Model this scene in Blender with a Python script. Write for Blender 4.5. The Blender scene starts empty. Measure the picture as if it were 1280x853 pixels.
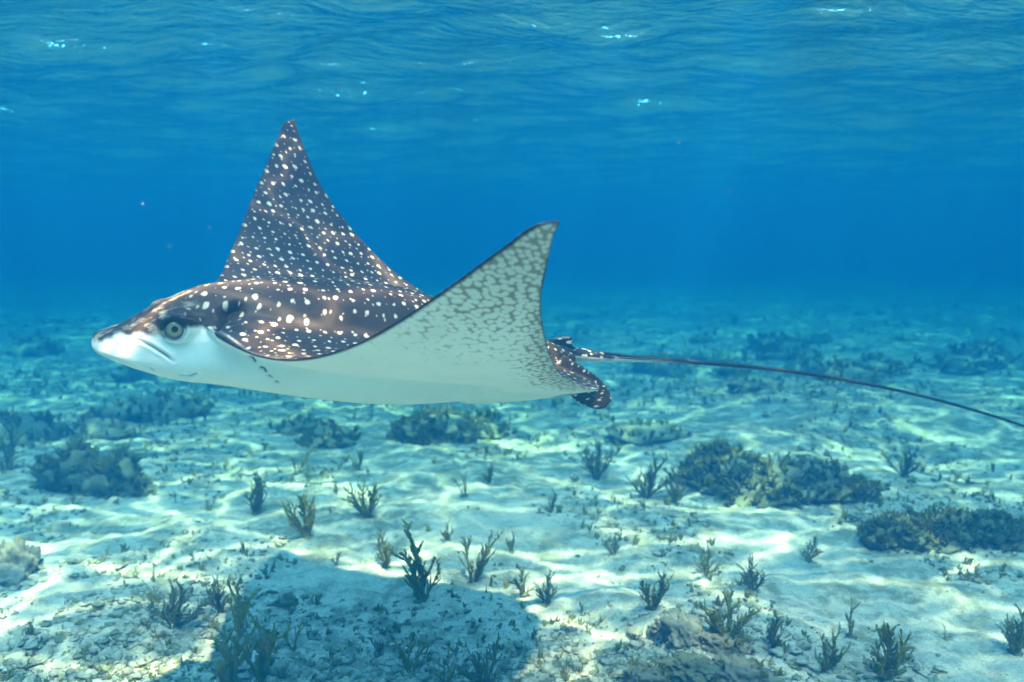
import bpy, bmesh, math, random
import numpy as np
from mathutils import Vector, Matrix
R = math.radians
random.seed(7); rng = np.random.default_rng(7)
scene = bpy.context.scene
C = scene.collection

# ---------------------------------------------------------------- camera, sky, sun, exposure
CAM = np.array([0, 0, 1.0]); F = 1004.0; PIT = R(7.2)
cd = bpy.data.cameras.new("camera"); cam = bpy.data.objects.new("camera", cd); C.objects.link(cam)
cam.location = CAM; cam.rotation_euler = (R(90) - PIT, 0, 0)
cd.sensor_width = 36; cd.lens = 36 * F / 1280; cd.clip_start = .05; cd.clip_end = 400
cd.dof.use_dof = True; cd.dof.focus_distance = 1.88; cd.dof.aperture_fstop = 2.8
scene.camera = cam
SUN_AZ, SUN_TILT = R(158), R(24)          # azimuth the light comes from (0 = +Y, clockwise), tilt from the zenith
sdir = Vector((math.sin(SUN_AZ) * math.sin(SUN_TILT), math.cos(SUN_AZ) * math.sin(SUN_TILT), math.cos(SUN_TILT)))
w = bpy.data.worlds.new("World"); scene.world = w; w.use_nodes = True
nt = w.node_tree; bg = nt.nodes["Background"]
sky = nt.nodes.new("ShaderNodeTexSky"); sky.sky_type = 'NISHITA'; sky.sun_disc = False
sky.sun_elevation = R(90) - SUN_TILT; sky.sun_rotation = SUN_AZ
nt.links.new(sky.outputs[0], bg.inputs[0]); bg.inputs[1].default_value = .15
sd = bpy.data.lights.new("sun", 'SUN'); sd.energy = 2.6; sd.angle = R(.9); sd.color = (1, .385, .255)
so = bpy.data.objects.new("sun", sd); C.objects.link(so); so.rotation_euler = sdir.to_track_quat('Z', 'Y').to_euler()
so.location = (0, 0, 30)
scene.view_settings.view_transform = 'Standard'; scene.view_settings.look = 'None'
scene.view_settings.exposure = 2.8; scene.view_settings.gamma = 1
vs = scene.view_settings; vs.use_white_balance = False
cy = scene.cycles
cy.use_denoising = True; cy.max_bounces = 8; cy.volume_bounces = 3; cy.diffuse_bounces = 3; cy.glossy_bounces = 3
cy.transparent_max_bounces = 8; cy.caustics_reflective = False; cy.caustics_refractive = False
SURF = 1.95                                # height of the water surface above the sand

# ---------------------------------------------------------------- helpers
def link(o, parent=None):
    C.objects.link(o)
    if parent is not None: o.parent = parent
    return o
def mesh_np(name, V, Fc, mat=None, parent=None, smooth=True):
    me = bpy.data.meshes.new(name)
    V = np.asarray(V, np.float32); Fc = np.asarray(Fc, np.int32); k = Fc.shape[1]
    me.vertices.add(len(V)); me.vertices.foreach_set("co", V.ravel())
    me.loops.add(Fc.size); me.loops.foreach_set("vertex_index", Fc.ravel())
    me.polygons.add(len(Fc)); me.polygons.foreach_set("loop_start", np.arange(0, Fc.size, k, dtype=np.int32))
    me.update(calc_edges=True); me.validate()
    if smooth: me.polygons.foreach_set("use_smooth", np.ones(len(me.polygons), bool))
    if mat: me.materials.append(mat)
    return link(bpy.data.objects.new(name, me), parent)
def tag(o, label=None, cat=None, group=None, kind=None):
    if label: o["label"] = label
    if cat: o["category"] = cat
    if group: o["group"] = group
    if kind: o["kind"] = kind
    return o
def grid_faces(nu, nv, wrap=False):
    i, j = np.meshgrid(np.arange(nu - 1), np.arange(nv if wrap else nv - 1), indexing='ij')
    a = i * nv + j; b = (i + 1) * nv + j; j2 = (j + 1) % nv
    return np.stack([a, b, (i + 1) * nv + j2, i * nv + j2], -1).reshape(-1, 4)
def hash2(ix, iy, s):
    h = (ix.astype(np.int64) * 374761393 + iy.astype(np.int64) * 668265263 + s * 2147483647 // 7) & 0xffffffff
    h = ((h ^ (h >> 13)) * 1274126177) & 0xffffffff
    h = h ^ (h >> 16)
    return (h & 0xffff) / 65535.0
def vnoise(x, y, s=0):
    x = np.asarray(x, float); y = np.asarray(y, float)
    ix = np.floor(x); iy = np.floor(y); fx = x - ix; fy = y - iy
    fx = fx * fx * fx * (fx * (fx * 6 - 15) + 10); fy = fy * fy * fy * (fy * (fy * 6 - 15) + 10)
    ix = ix.astype(np.int64); iy = iy.astype(np.int64)
    a = hash2(ix, iy, s); b = hash2(ix + 1, iy, s); c = hash2(ix, iy + 1, s); d = hash2(ix + 1, iy + 1, s)
    return (a * (1 - fx) + b * fx) * (1 - fy) + (c * (1 - fx) + d * fx) * fy - .5
def fbm(x, y, s=0, o=4):
    r = 0; a = 1.
    for k in range(o):
        r = r + a * vnoise(x * 2 ** k + 17.3 * k, y * 2 ** k - 9.1 * k, s + k); a *= .5
    return r
def pix(px, py, z=None, dist=None):
    """point where the ray through photo pixel (px, py) meets height z (z may be a function)"""
    dx = (px - 640) / F; dz = -(py - 426.5) / F
    d = np.array([dx, math.cos(PIT) + dz * math.sin(PIT), -math.sin(PIT) + dz * math.cos(PIT)])
    if dist is not None: return CAM + d * dist
    t = (GZ - CAM[2]) / d[2]
    for _ in range(6):
        p = CAM + d * t; t = (ground(p[0], p[1]) - CAM[2]) / d[2]
    return CAM + d * t

# ---------------------------------------------------------------- materials
def mat(name, disp=False):
    m = bpy.data.materials.new(name); m.use_nodes = True
    n = m.node_tree.nodes; return m, n, m.node_tree.links, n["Principled BSDF"]
def N(n, t, **k):
    x = n.new(t)
    for a, b in k.items():
        if a in x.bl_rna.properties: setattr(x, a, b)
        else: x.inputs[a.replace('_', ' ')].default_value = b
    return x
def ramp(n, pts, mode='LINEAR'):
    r = n.new("ShaderNodeValToRGB"); r.color_ramp.interpolation = mode
    e = r.color_ramp.elements
    while len(e) < len(pts): e.new(.5)
    for q, (p, c) in zip(e, pts):
        q.position = p; q.color = (c, c, c, 1) if not hasattr(c, '__len__') else (*c, 1)
    return r
def mixc(n, l, fac, a, b, mode='MIX'):
    x = n.new("ShaderNodeMix"); x.data_type = 'RGBA'; x.blend_type = mode
    for s, v in ((0, fac), (6, a), (7, b)):
        if hasattr(v, 'is_linked'): l.new(v, x.inputs[s])
        elif s == 0: x.inputs[0].default_value = v
        else: x.inputs[s].default_value = (*v, 1)
    return x.outputs[2]
def math_(n, l, op, *a, clamp=False):
    x = n.new("ShaderNodeMath"); x.operation = op; x.use_clamp = clamp
    for i, v in enumerate(a):
        if hasattr(v, 'is_linked'): l.new(v, x.inputs[i])
        else: x.inputs[i].default_value = v
    return x.outputs[0]

# water surface seen from beneath: mirror-like past the critical angle, tints passing sunlight with a painted caustic pattern
def water_material():
    m, n, l, p = mat("water_surface"); n.remove(p); out = n["Material Output"]
    g = N(n, "ShaderNodeNewGeometry"); pos = g.outputs["Position"]
    nz = N(n, "ShaderNodeTexNoise", Scale=2.2, Detail=3., Roughness=.5); l.new(pos, nz.inputs["Vector"])
    mp = N(n, "ShaderNodeMapping"); mp.inputs["Scale"].default_value = (1, 1.7, 1); l.new(pos, mp.inputs["Vector"])
    nb = N(n, "ShaderNodeTexNoise", Scale=5., Detail=4., Roughness=.55); l.new(mp.outputs[0], nb.inputs["Vector"])
    bmp = N(n, "ShaderNodeBump", Strength=1., Distance=.035); l.new(nb.outputs[0], bmp.inputs["Height"])
    gl = N(n, "ShaderNodeBsdfGlossy", Roughness=.03); l.new(bmp.outputs[0], gl.inputs["Normal"])
    fr = N(n, "ShaderNodeFresnel", IOR=1.33); l.new(bmp.outputs[0], fr.inputs["Normal"])
    # painted caustics: web of bright lines put into the transparent colour
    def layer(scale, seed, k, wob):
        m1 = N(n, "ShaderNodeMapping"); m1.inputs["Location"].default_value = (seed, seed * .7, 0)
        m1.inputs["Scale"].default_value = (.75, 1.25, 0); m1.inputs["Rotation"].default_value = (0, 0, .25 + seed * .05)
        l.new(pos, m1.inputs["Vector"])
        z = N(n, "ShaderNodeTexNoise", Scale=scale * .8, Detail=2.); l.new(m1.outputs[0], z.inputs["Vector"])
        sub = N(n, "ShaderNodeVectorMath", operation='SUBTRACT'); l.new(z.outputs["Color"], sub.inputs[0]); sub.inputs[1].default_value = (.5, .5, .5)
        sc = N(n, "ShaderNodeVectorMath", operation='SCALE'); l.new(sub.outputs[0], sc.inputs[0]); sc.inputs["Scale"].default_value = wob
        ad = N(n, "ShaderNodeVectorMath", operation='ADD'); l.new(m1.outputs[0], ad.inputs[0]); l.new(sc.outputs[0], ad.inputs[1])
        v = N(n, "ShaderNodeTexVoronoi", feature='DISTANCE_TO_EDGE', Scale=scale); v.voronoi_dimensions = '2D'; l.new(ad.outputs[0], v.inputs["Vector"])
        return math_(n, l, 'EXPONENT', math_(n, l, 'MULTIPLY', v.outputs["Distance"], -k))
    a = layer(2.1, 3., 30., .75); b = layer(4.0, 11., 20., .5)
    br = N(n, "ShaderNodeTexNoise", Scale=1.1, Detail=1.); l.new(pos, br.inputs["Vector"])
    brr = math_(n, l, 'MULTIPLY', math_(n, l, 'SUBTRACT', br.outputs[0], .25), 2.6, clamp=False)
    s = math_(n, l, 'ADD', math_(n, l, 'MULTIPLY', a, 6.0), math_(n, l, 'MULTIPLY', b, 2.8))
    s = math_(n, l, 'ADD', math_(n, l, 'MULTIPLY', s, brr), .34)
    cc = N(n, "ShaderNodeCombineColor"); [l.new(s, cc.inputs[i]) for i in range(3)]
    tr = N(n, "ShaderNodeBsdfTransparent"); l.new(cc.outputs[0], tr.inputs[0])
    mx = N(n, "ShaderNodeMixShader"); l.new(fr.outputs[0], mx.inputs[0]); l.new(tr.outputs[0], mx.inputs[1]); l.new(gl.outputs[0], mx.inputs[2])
    l.new(mx.outputs[0], out.inputs[0]); return m

def sand_material():
    m, n, l, p = mat("sand"); g = N(n, "ShaderNodeNewGeometry"); pos = g.outputs["Position"]
    a = N(n, "ShaderNodeTexNoise", Scale=1.6, Detail=6., Roughness=.62); l.new(pos, a.inputs["Vector"])
    b = N(n, "ShaderNodeTexNoise", Scale=11., Detail=6., Roughness=.7); l.new(pos, b.inputs["Vector"])
    c = N(n, "ShaderNodeTexNoise", Scale=140., Detail=3., Roughness=.7); l.new(pos, c.inputs["Vector"])
    base = mixc(n, l, ramp_(n, l, c.outputs[0], [(.3, 0.), (.7, 1.)]), (.49, .41, .29), (.80, .70, .55))
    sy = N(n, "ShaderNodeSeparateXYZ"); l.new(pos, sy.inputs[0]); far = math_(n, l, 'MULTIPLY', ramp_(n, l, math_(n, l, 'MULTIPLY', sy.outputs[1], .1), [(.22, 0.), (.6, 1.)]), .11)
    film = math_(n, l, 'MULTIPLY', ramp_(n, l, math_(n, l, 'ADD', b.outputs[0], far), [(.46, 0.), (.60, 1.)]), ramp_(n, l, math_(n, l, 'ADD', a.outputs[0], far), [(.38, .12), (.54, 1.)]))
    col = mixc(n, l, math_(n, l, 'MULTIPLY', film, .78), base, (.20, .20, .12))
    sp = N(n, "ShaderNodeTexVoronoi", Scale=55.); l.new(pos, sp.inputs["Vector"])
    spk = ramp_(n, l, sp.outputs["Distance"], [(.10, 1.), (.2, 0.)])
    spk = math_(n, l, 'MULTIPLY', spk, ramp_(n, l, b.outputs[0], [(.45, .0), (.55, .8)]))
    col = mixc(n, l, spk, col, (.10, .09, .05))
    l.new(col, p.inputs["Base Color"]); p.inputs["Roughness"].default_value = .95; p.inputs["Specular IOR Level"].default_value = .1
    h = math_(n, l, 'ADD', math_(n, l, 'MULTIPLY', b.outputs[0], 1.), math_(n, l, 'MULTIPLY', c.outputs[0], .25))
    bm_ = N(n, "ShaderNodeBump", Strength=.9, Distance=.03); l.new(h, bm_.inputs["Height"]); l.new(bm_.outputs[0], p.inputs["Normal"])
    return m
def ramp_(n, l, src, pts):
    r = ramp(n, pts); l.new(src, r.inputs[0]); return r.outputs[0]

# ---------------------------------------------------------------- seabed, water surface, water body
GZ = -.25                                  # mean level of the sand
def ground(x, y):
    x = np.asarray(x, float); y = np.asarray(y, float)
    z = GZ + .05 * fbm(x * .8, y * 1.1, 3, 3) + .018 * fbm(x * 3.5, y * 4.5, 9, 4)
    z = z + .03 * np.maximum(0, fbm(x * 1.3 + 5, y * 1.3, 21, 2)) + .12 * fbm(x * .2, y * .2, 33, 2) * np.clip((y - 4) / 6, 0, 1)
    z = z + .016 * np.abs(fbm(x * 5.5 + 3, y * 7, 13, 3)) * 2
    for mx, my, r, h in MOUNDS: z = z + h * np.exp(-((x - mx) ** 2 + (y - my) ** 2) / r ** 2)
    return z
MOUNDS = [(.6, 2.3, .35, .06), (-1.5, 2.4, .35, .05), (2, 5.8, 1.1, .14), (4, 5.8, 1.2, .09), (-2.6, 4.5, .6, .05)]
def spread(a, b, n, near):                   # samples between a and b, denser towards a
    t = np.linspace(0, 1, n); k = math.log((b - a) / near + 1); return a + near * (np.exp(k * t) - 1)
ys = np.concatenate([np.linspace(-5, 1.35, 60), spread(1.4, 70, 560, 1.6)])
xu = np.linspace(-1, 1, 760); xu = xu * (.42 + .58 * np.abs(xu) ** 2.5)
Xg = xu[None, :] * (5 + np.maximum(ys[:, None], 0) * 1.35); Yg = np.repeat(ys[:, None], len(xu), 1)
Vs = np.stack([Xg, Yg, ground(Xg, Yg) + .012 * fbm(Xg * 18, Yg * 18, 51, 4) * np.clip(6 / np.maximum(Yg, 1), 0, 1)], -1).reshape(-1, 3)
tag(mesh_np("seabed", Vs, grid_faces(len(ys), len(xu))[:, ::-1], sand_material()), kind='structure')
yw = spread(-6, 70, 560, 9); Xw = xu[None, :] * (10 + np.maximum(yw[:, None], 0) * 1.25); Yw = np.repeat(yw[:, None], len(xu), 1)
Xr = Xw + .35 * Yw
Zw = SURF + .10 * fbm(Xr * .55, Yw * .9, 71, 2) + .09 * fbm(Xr * 1.3, Yw * 2.1, 75, 2) + .022 * fbm(Xr * 3.4, Yw * 5, 81, 3)
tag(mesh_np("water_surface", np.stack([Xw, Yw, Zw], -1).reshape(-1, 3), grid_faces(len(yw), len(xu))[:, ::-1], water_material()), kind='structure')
m = bpy.data.materials.new("sea_water"); m.use_nodes = True; n = m.node_tree.nodes; n.remove(n["Principled BSDF"])
pv = N(n, "ShaderNodeVolumePrincipled"); m.node_tree.links.new(pv.outputs[0], n["Material Output"].inputs["Volume"])
pv.inputs["Color"].default_value = (.0015, .060, .148, 1); pv.inputs["Absorption Color"].default_value = (.004, .42, .48, 1)
pv.inputs["Density"].default_value = .41; pv.inputs["Anisotropy"].default_value = .2
bm = bmesh.new(); bmesh.ops.create_cube(bm, size=1)
for v in bm.verts: v.co = Vector((v.co.x * 215, 32 + v.co.y * 84, -1.6 + (v.co.z + .5) * (SURF + 1.8)))
me = bpy.data.meshes.new("haze"); bm.to_mesh(me); bm.free(); me.materials.append(m)
tag(link(bpy.data.objects.new("haze", me)), kind='stuff')

# ---------------------------------------------------------------- the eagle ray
# rest pose: u forward along the body, v to its left (towards the camera), w up; then the wings are bent and the body is turned
POSE = dict(yaw=.5344, pitch=.165, roll=.107, c=(-.3126, 1.9286, .7334), kn=(.1467, 3.442, -3.0465), kf=(1.5571, .7937, -1.1559), swn=-.2996, swf=-.2938)
TIP_U, SPAN = -.1180, .9570
VL = [0, 0.12, 0.18, 0.25, 0.33, 0.41, 0.5, 0.58, 0.66, 0.74, 0.8, 0.85, 0.89, 0.925, 0.943, 0.957]
LEAD = [.435, 0.4245, 0.3985, 0.3674, 0.3271, 0.284, 0.2327, 0.1846, 0.1343, 0.0793, 0.0345, -0.004, -0.0360, -0.0640, -0.084, -0.1150]
VT = [0, .07, 0.12, 0.18, 0.25, 0.33, 0.41, 0.5, 0.58, 0.66, 0.74, 0.8, 0.85, 0.89, 0.925, 0.943, 0.957]
TRAIL = [-.60, -.6057, -0.5733, -0.5357, -0.4878, -0.4175, -0.3308, -0.2435, -0.1895, -0.1489, -0.1199, -0.1096, -0.1087, -0.1105, -0.1125, -0.116, -0.1182]
def crom(xs, ys, q):                      # smooth interpolation through control points
    xs = np.array(xs, float); ys = np.array(ys, float); q = np.clip(q, xs[0], xs[-1])
    m = np.gradient(ys, xs); i = np.clip(np.searchsorted(xs, q) - 1, 0, len(xs) - 2)
    h = xs[i + 1] - xs[i]; t = (q - xs[i]) / h; t2 = t * t; t3 = t2 * t
    return (2 * t3 - 3 * t2 + 1) * ys[i] + (t3 - 2 * t2 + t) * h * m[i] + (-2 * t3 + 3 * t2) * ys[i + 1] + (t3 - t2) * h * m[i + 1]
def mid_w(u, v):                          # height of the disc's edge plane
    return np.where(u > -.2, .04, -.025) * np.exp(-(v / .2) ** 2)
def bend(P):
    u, v, w = P.T; a = np.abs(v); out = np.zeros_like(P); A = np.linspace(0, 1.3, 521); a0 = .06
    for sg, k, sw in ((1, POSE['kn'], POSE['swn']), (-1, POSE['kf'], POSE['swf'])):
        b = np.maximum(A - a0, 0); th = k[0] * b + k[1] * b ** 2 + k[2] * b ** 3
        dv = np.cumsum(np.cos(th)) * (A[1] - A[0]); dw = np.cumsum(np.sin(th)) * (A[1] - A[0])
        m = (v >= 0) if sg > 0 else (v < 0)
        t = np.interp(a, A, th); V = np.interp(a, A, dv) - dv[0]; W = np.interp(a, A, dw); b = np.maximum(a - a0, 0)
        out[m, 0] = (u - sw * b ** 2)[m]; out[m, 1] = sg * (V - np.sin(t) * w)[m]; out[m, 2] = (W + np.cos(t) * w)[m]
    return out
def rigid(P, o=True):
    u, v, w = np.asarray(P, float).T; y, p, r = POSE['yaw'], POSE['pitch'], POSE['roll']
    v2 = v * math.cos(r) + w * math.sin(r); w2 = -v * math.sin(r) + w * math.cos(r)
    u2 = u * math.cos(p) - w2 * math.sin(p); w3 = u * math.sin(p) + w2 * math.cos(p)
    Q = np.stack([-(u2 * math.cos(y) - v2 * math.sin(y)), -(u2 * math.sin(y) + v2 * math.cos(y)), w3], -1)
    return Q + np.array(POSE['c']) if o else Q

def ray_rest_mesh(voxel=.0040, ZS=2.2):
    V, Fq = [], []
    def add(P, faces):
        b = sum(len(x) for x in V); V.append(np.array(P, float)); Fq.append(np.array(faces) + b)
    # disc: closed profile loops along the span
    na, nv = 64, 241
    vs = np.sin(np.linspace(-1, 1, nv) * math.pi / 2) * SPAN * .9995; th = np.linspace(0, 2 * math.pi, na, endpoint=False)
    P = []
    for v in vs:
        a = abs(v); L = float(crom(VL, LEAD, a)); T = float(crom(VT, TRAIL, a))
        L += .0; c = (1 + np.cos(th)) / 2; u = T + (L - T) * c; up = np.sin(th) >= 0
        tt = .075 * math.exp(-(a / .15) ** 2) + .030 * math.exp(-(a / .38) ** 2) + .0065 * (1 - a / SPAN) + .0022
        shape = np.minimum(1, 1.9 * np.sqrt(np.maximum(0, 1 - c)) * (c ** .75 + .035))
        shape = np.where(c < .5, shape, shape) * np.minimum(1, (1 - c) * 60) ** .5 * np.minimum(1, c * 60) ** .5
        w = mid_w(u, v) + np.where(up, .85, -1.05) * tt * shape
        P.append(np.stack([u, np.full(na, v), w], -1))
    f = grid_faces(nv, na, True); add(np.concatenate(P), f)
    for k, row in ((0, 0), (1, nv - 1)):
        b = row * na; add([P[row].mean(0)], [[0, 0, 0, 0]]); Fq.pop(); ci = sum(len(x) for x in V) - 1
        i = np.arange(na); q = np.stack([b + i, b + (i + 1) % na, np.full(na, ci), np.full(na, ci)], -1); Fq.append(q if k == 0 else q[:, ::-1])
    # head and trunk: superellipse sections
    U  = [ .625, .618, .60,  .57,  .53,  .47,  .43,  .38,  .30,  .20,  .02, -.15, -.30, -.42, -.50, -.56]
    HW = [ .014, .036, .052, .066, .076, .086, .098, .115, .145, .165, .165, .135, .090, .055, .034, .020]
    ZT = [-.030,-.021,-.012, .005, .038, .080, .101, .116, .136, .150, .160, .142, .112, .084, .064, .048]
    ZB = [-.052,-.060,-.067,-.078,-.090,-.103,-.106,-.107,-.112,-.118,-.124,-.113,-.092,-.070,-.030, .012]
    us = np.linspace(.6249, -.559, 150); nb = 56; th = np.linspace(0, 2 * math.pi, nb, endpoint=False); P = []
    for u in us:
        hw, zt, zb = (float(crom(U[::-1], q[::-1], u)) for q in (HW, ZT, ZB))
        zc = zb + (zt - zb) * (.30 if u > .5 else .30 + .1 * min(1, (.5 - u) / .15)); c, s_ = np.cos(th), np.sin(th); e = 2 / 2.2
        vv = hw * np.sign(c) * np.abs(c) ** e
        top = np.abs(s_) ** (2 / (2.0 if u > .3 else 2.2)); bot = np.abs(s_) ** (2 / 2.5)
        P.append(np.stack([np.full(nb, u), vv, np.where(s_ >= 0, zc + (zt - zc) * top, zc - (zc - zb) * bot)], -1))
    add(np.concatenate(P), grid_faces(len(us), nb, True)[:, ::-1])
    for k, row in ((0, 0), (1, len(us) - 1)):
        base = sum(len(x) for x in V) - len(us) * nb - k; V.append(P[row].mean(0)[None]); ci = base + len(us) * nb + k
        i = np.arange(nb); b = base + row * nb; q = np.stack([b + i, b + (i + 1) % nb, np.full(nb, ci), np.full(nb, ci)], -1); Fq.append(q if k else q[:, ::-1])
    # orbital bulges
    for sg in (1, -1):
        a, t = np.meshgrid(np.linspace(.02, math.pi - .02, 14), np.linspace(0, 2 * math.pi, 24, endpoint=False), indexing='ij')
        P = np.stack([.466 + .052 * np.sin(a) * np.cos(t), sg * .064 + .030 * np.sin(a) * np.sin(t), .020 + .040 * np.cos(a)], -1).reshape(-1, 3)
        add(P, grid_faces(14, 24, True))
    # pelvic fins: drooping paddles behind the disc
    for sg in (1, -1):
        t = np.linspace(0, 1, 26); k = np.linspace(0, 2 * math.pi, 20, endpoint=False); P = []
        for q in t:
            ww = .043 * math.sqrt(max(0, 1 - ((q - .55) / .47) ** 2)) + .004 if q > .55 else .037 + .010 * (q / .55)
            cu, cv, cw = -.47 - .160 * q, .050 + .055 * q, .02 - .088 * q
            P.append(np.stack([cu + .43 * ww * np.cos(k) - .004 * np.sin(k), sg * (cv - ww * .255 * np.cos(k) + .0070 * np.sin(k)), cw + .003 * np.sin(k) - ww * .85 * np.cos(k)], -1))
        f = grid_faces(26, 20, True); add(np.concatenate(P), f if sg > 0 else f[:, ::-1])
        n0 = sum(len(x) for x in V) - 26 * 20
        for row in (0, 25):
            V.append(P[row].mean(0)[None]); ci = sum(len(x) for x in V) - 1; i = np.arange(20)
            q = np.stack([n0 + row * 20 + i, n0 + row * 20 + (i + 1) % 20, np.full(20, ci), np.full(20, ci)], -1); Fq.append(q)
    V = np.concatenate(V); V[:, 2] *= ZS
    bm = bmesh.new(); vv = [bm.verts.new(p) for p in V]
    for q in np.concatenate(Fq):
        q = [int(x) for x in q]; q = list(dict.fromkeys(q))
        try: bm.faces.new([vv[x] for x in q])
        except ValueError: pass
    bmesh.ops.recalc_face_normals(bm, faces=bm.faces)
    me = bpy.data.meshes.new("tmp"); bm.to_mesh(me); bm.free()
    o = bpy.data.objects.new("tmp", me); C.objects.link(o)
    r = o.modifiers.new("r", 'REMESH'); r.mode = 'VOXEL'; r.voxel_size = voxel
    s_ = o.modifiers.new("s", 'SMOOTH'); s_.factor = .5; s_.iterations = 5
    dg = bpy.context.evaluated_depsgraph_get(); ev = bpy.data.meshes.new_from_object(o.evaluated_get(dg))
    bpy.data.objects.remove(o)
    co = np.zeros(len(ev.vertices) * 3, np.float32); ev.vertices.foreach_get("co", co); co = co.reshape(-1, 3); co[:, 2] /= ZS
    ev.vertices.foreach_set("co", co.ravel())
    bm = bmesh.new(); bm.from_mesh(ev)       # finer faces over the head for its small features
    ed = [e for e in bm.edges if (lambda m: m.x > .30 and abs(m.y) < .2)((e.verts[0].co + e.verts[1].co) / 2)]
    bmesh.ops.subdivide_edges(bm, edges=ed, cuts=1, use_grid_fill=True, smooth=0)
    bm.to_mesh(ev); bm.free()
    return ev

def poly_dist(P, line):
    line = np.array(line, float); best = np.full(len(P), 9.); tt = np.zeros(len(P))
    for i in range(len(line) - 1):
        a, b = line[i], line[i + 1]; ab = b - a; t = np.clip(((P - a) @ ab) / (ab @ ab), 0, 1)
        d = np.linalg.norm(P - (a + t[:, None] * ab), axis=1); m = d < best
        best[m] = d[m]; tt[m] = (i + t[m]) / (len(line) - 1)
    return best, tt
def sst(x, a, b):
    t = np.clip((x - a) / (b - a), 0, 1); return t * t * (3 - 2 * t)
BOUND_U = [.30, .385, .41, .44, .464, .48, .50, .54, .58, .625]
BOUND_W = [.038, .032, .026, .029, .026, .004, -.003, -.006, -.015, -.034]
EYE = (.4860, .0900, .0160)
MOUTH = [([(.586, .052, -.0185), (.5664, .0605, -.0165), (.5445, .0681, -.0170), (.5229, .0751, -.0249), (.4981, .0806, -.0379), (.4795, .0838, -.0502)], .0034, .0045, .85)]
LIPS = [([(.5221, .0709, -.0708), (.5118, .0700, -.0751)], .0025, .003, .8), ([(.466, .0739, -.0806), (.4449, .0779, -.0809), (.4327, .0886, -.0707)], .0026, .0035, .75)]
GILLS = [([(.3434, .1295, -.0138), (.3347, .1325, -.0193), (.3283, .1346, -.027)], .0034, .004, 1.), ([(.3202, .1363, -.0363), (.3108, .1392, -.0378), (.3038, .1392, -.0462)], .0042, .004, 1.),
         ([(.301, .1382, -.051), (.2905, .1386, -.0564)], .0034, .004, 1.), ([(.2842, .1355, -.0643), (.2751, .136, -.0664)], .0034, .004, .95)]
SPIR = [([(.3762, .0842, .0773), (.3893, .0871, .065), (.4057, .1066, .0492), (.4140, .119, .0390)], .012, .022, 1.), ([(.370, .100, .066), (.3853, .125, .049)], .010, .006, .35)]

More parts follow.
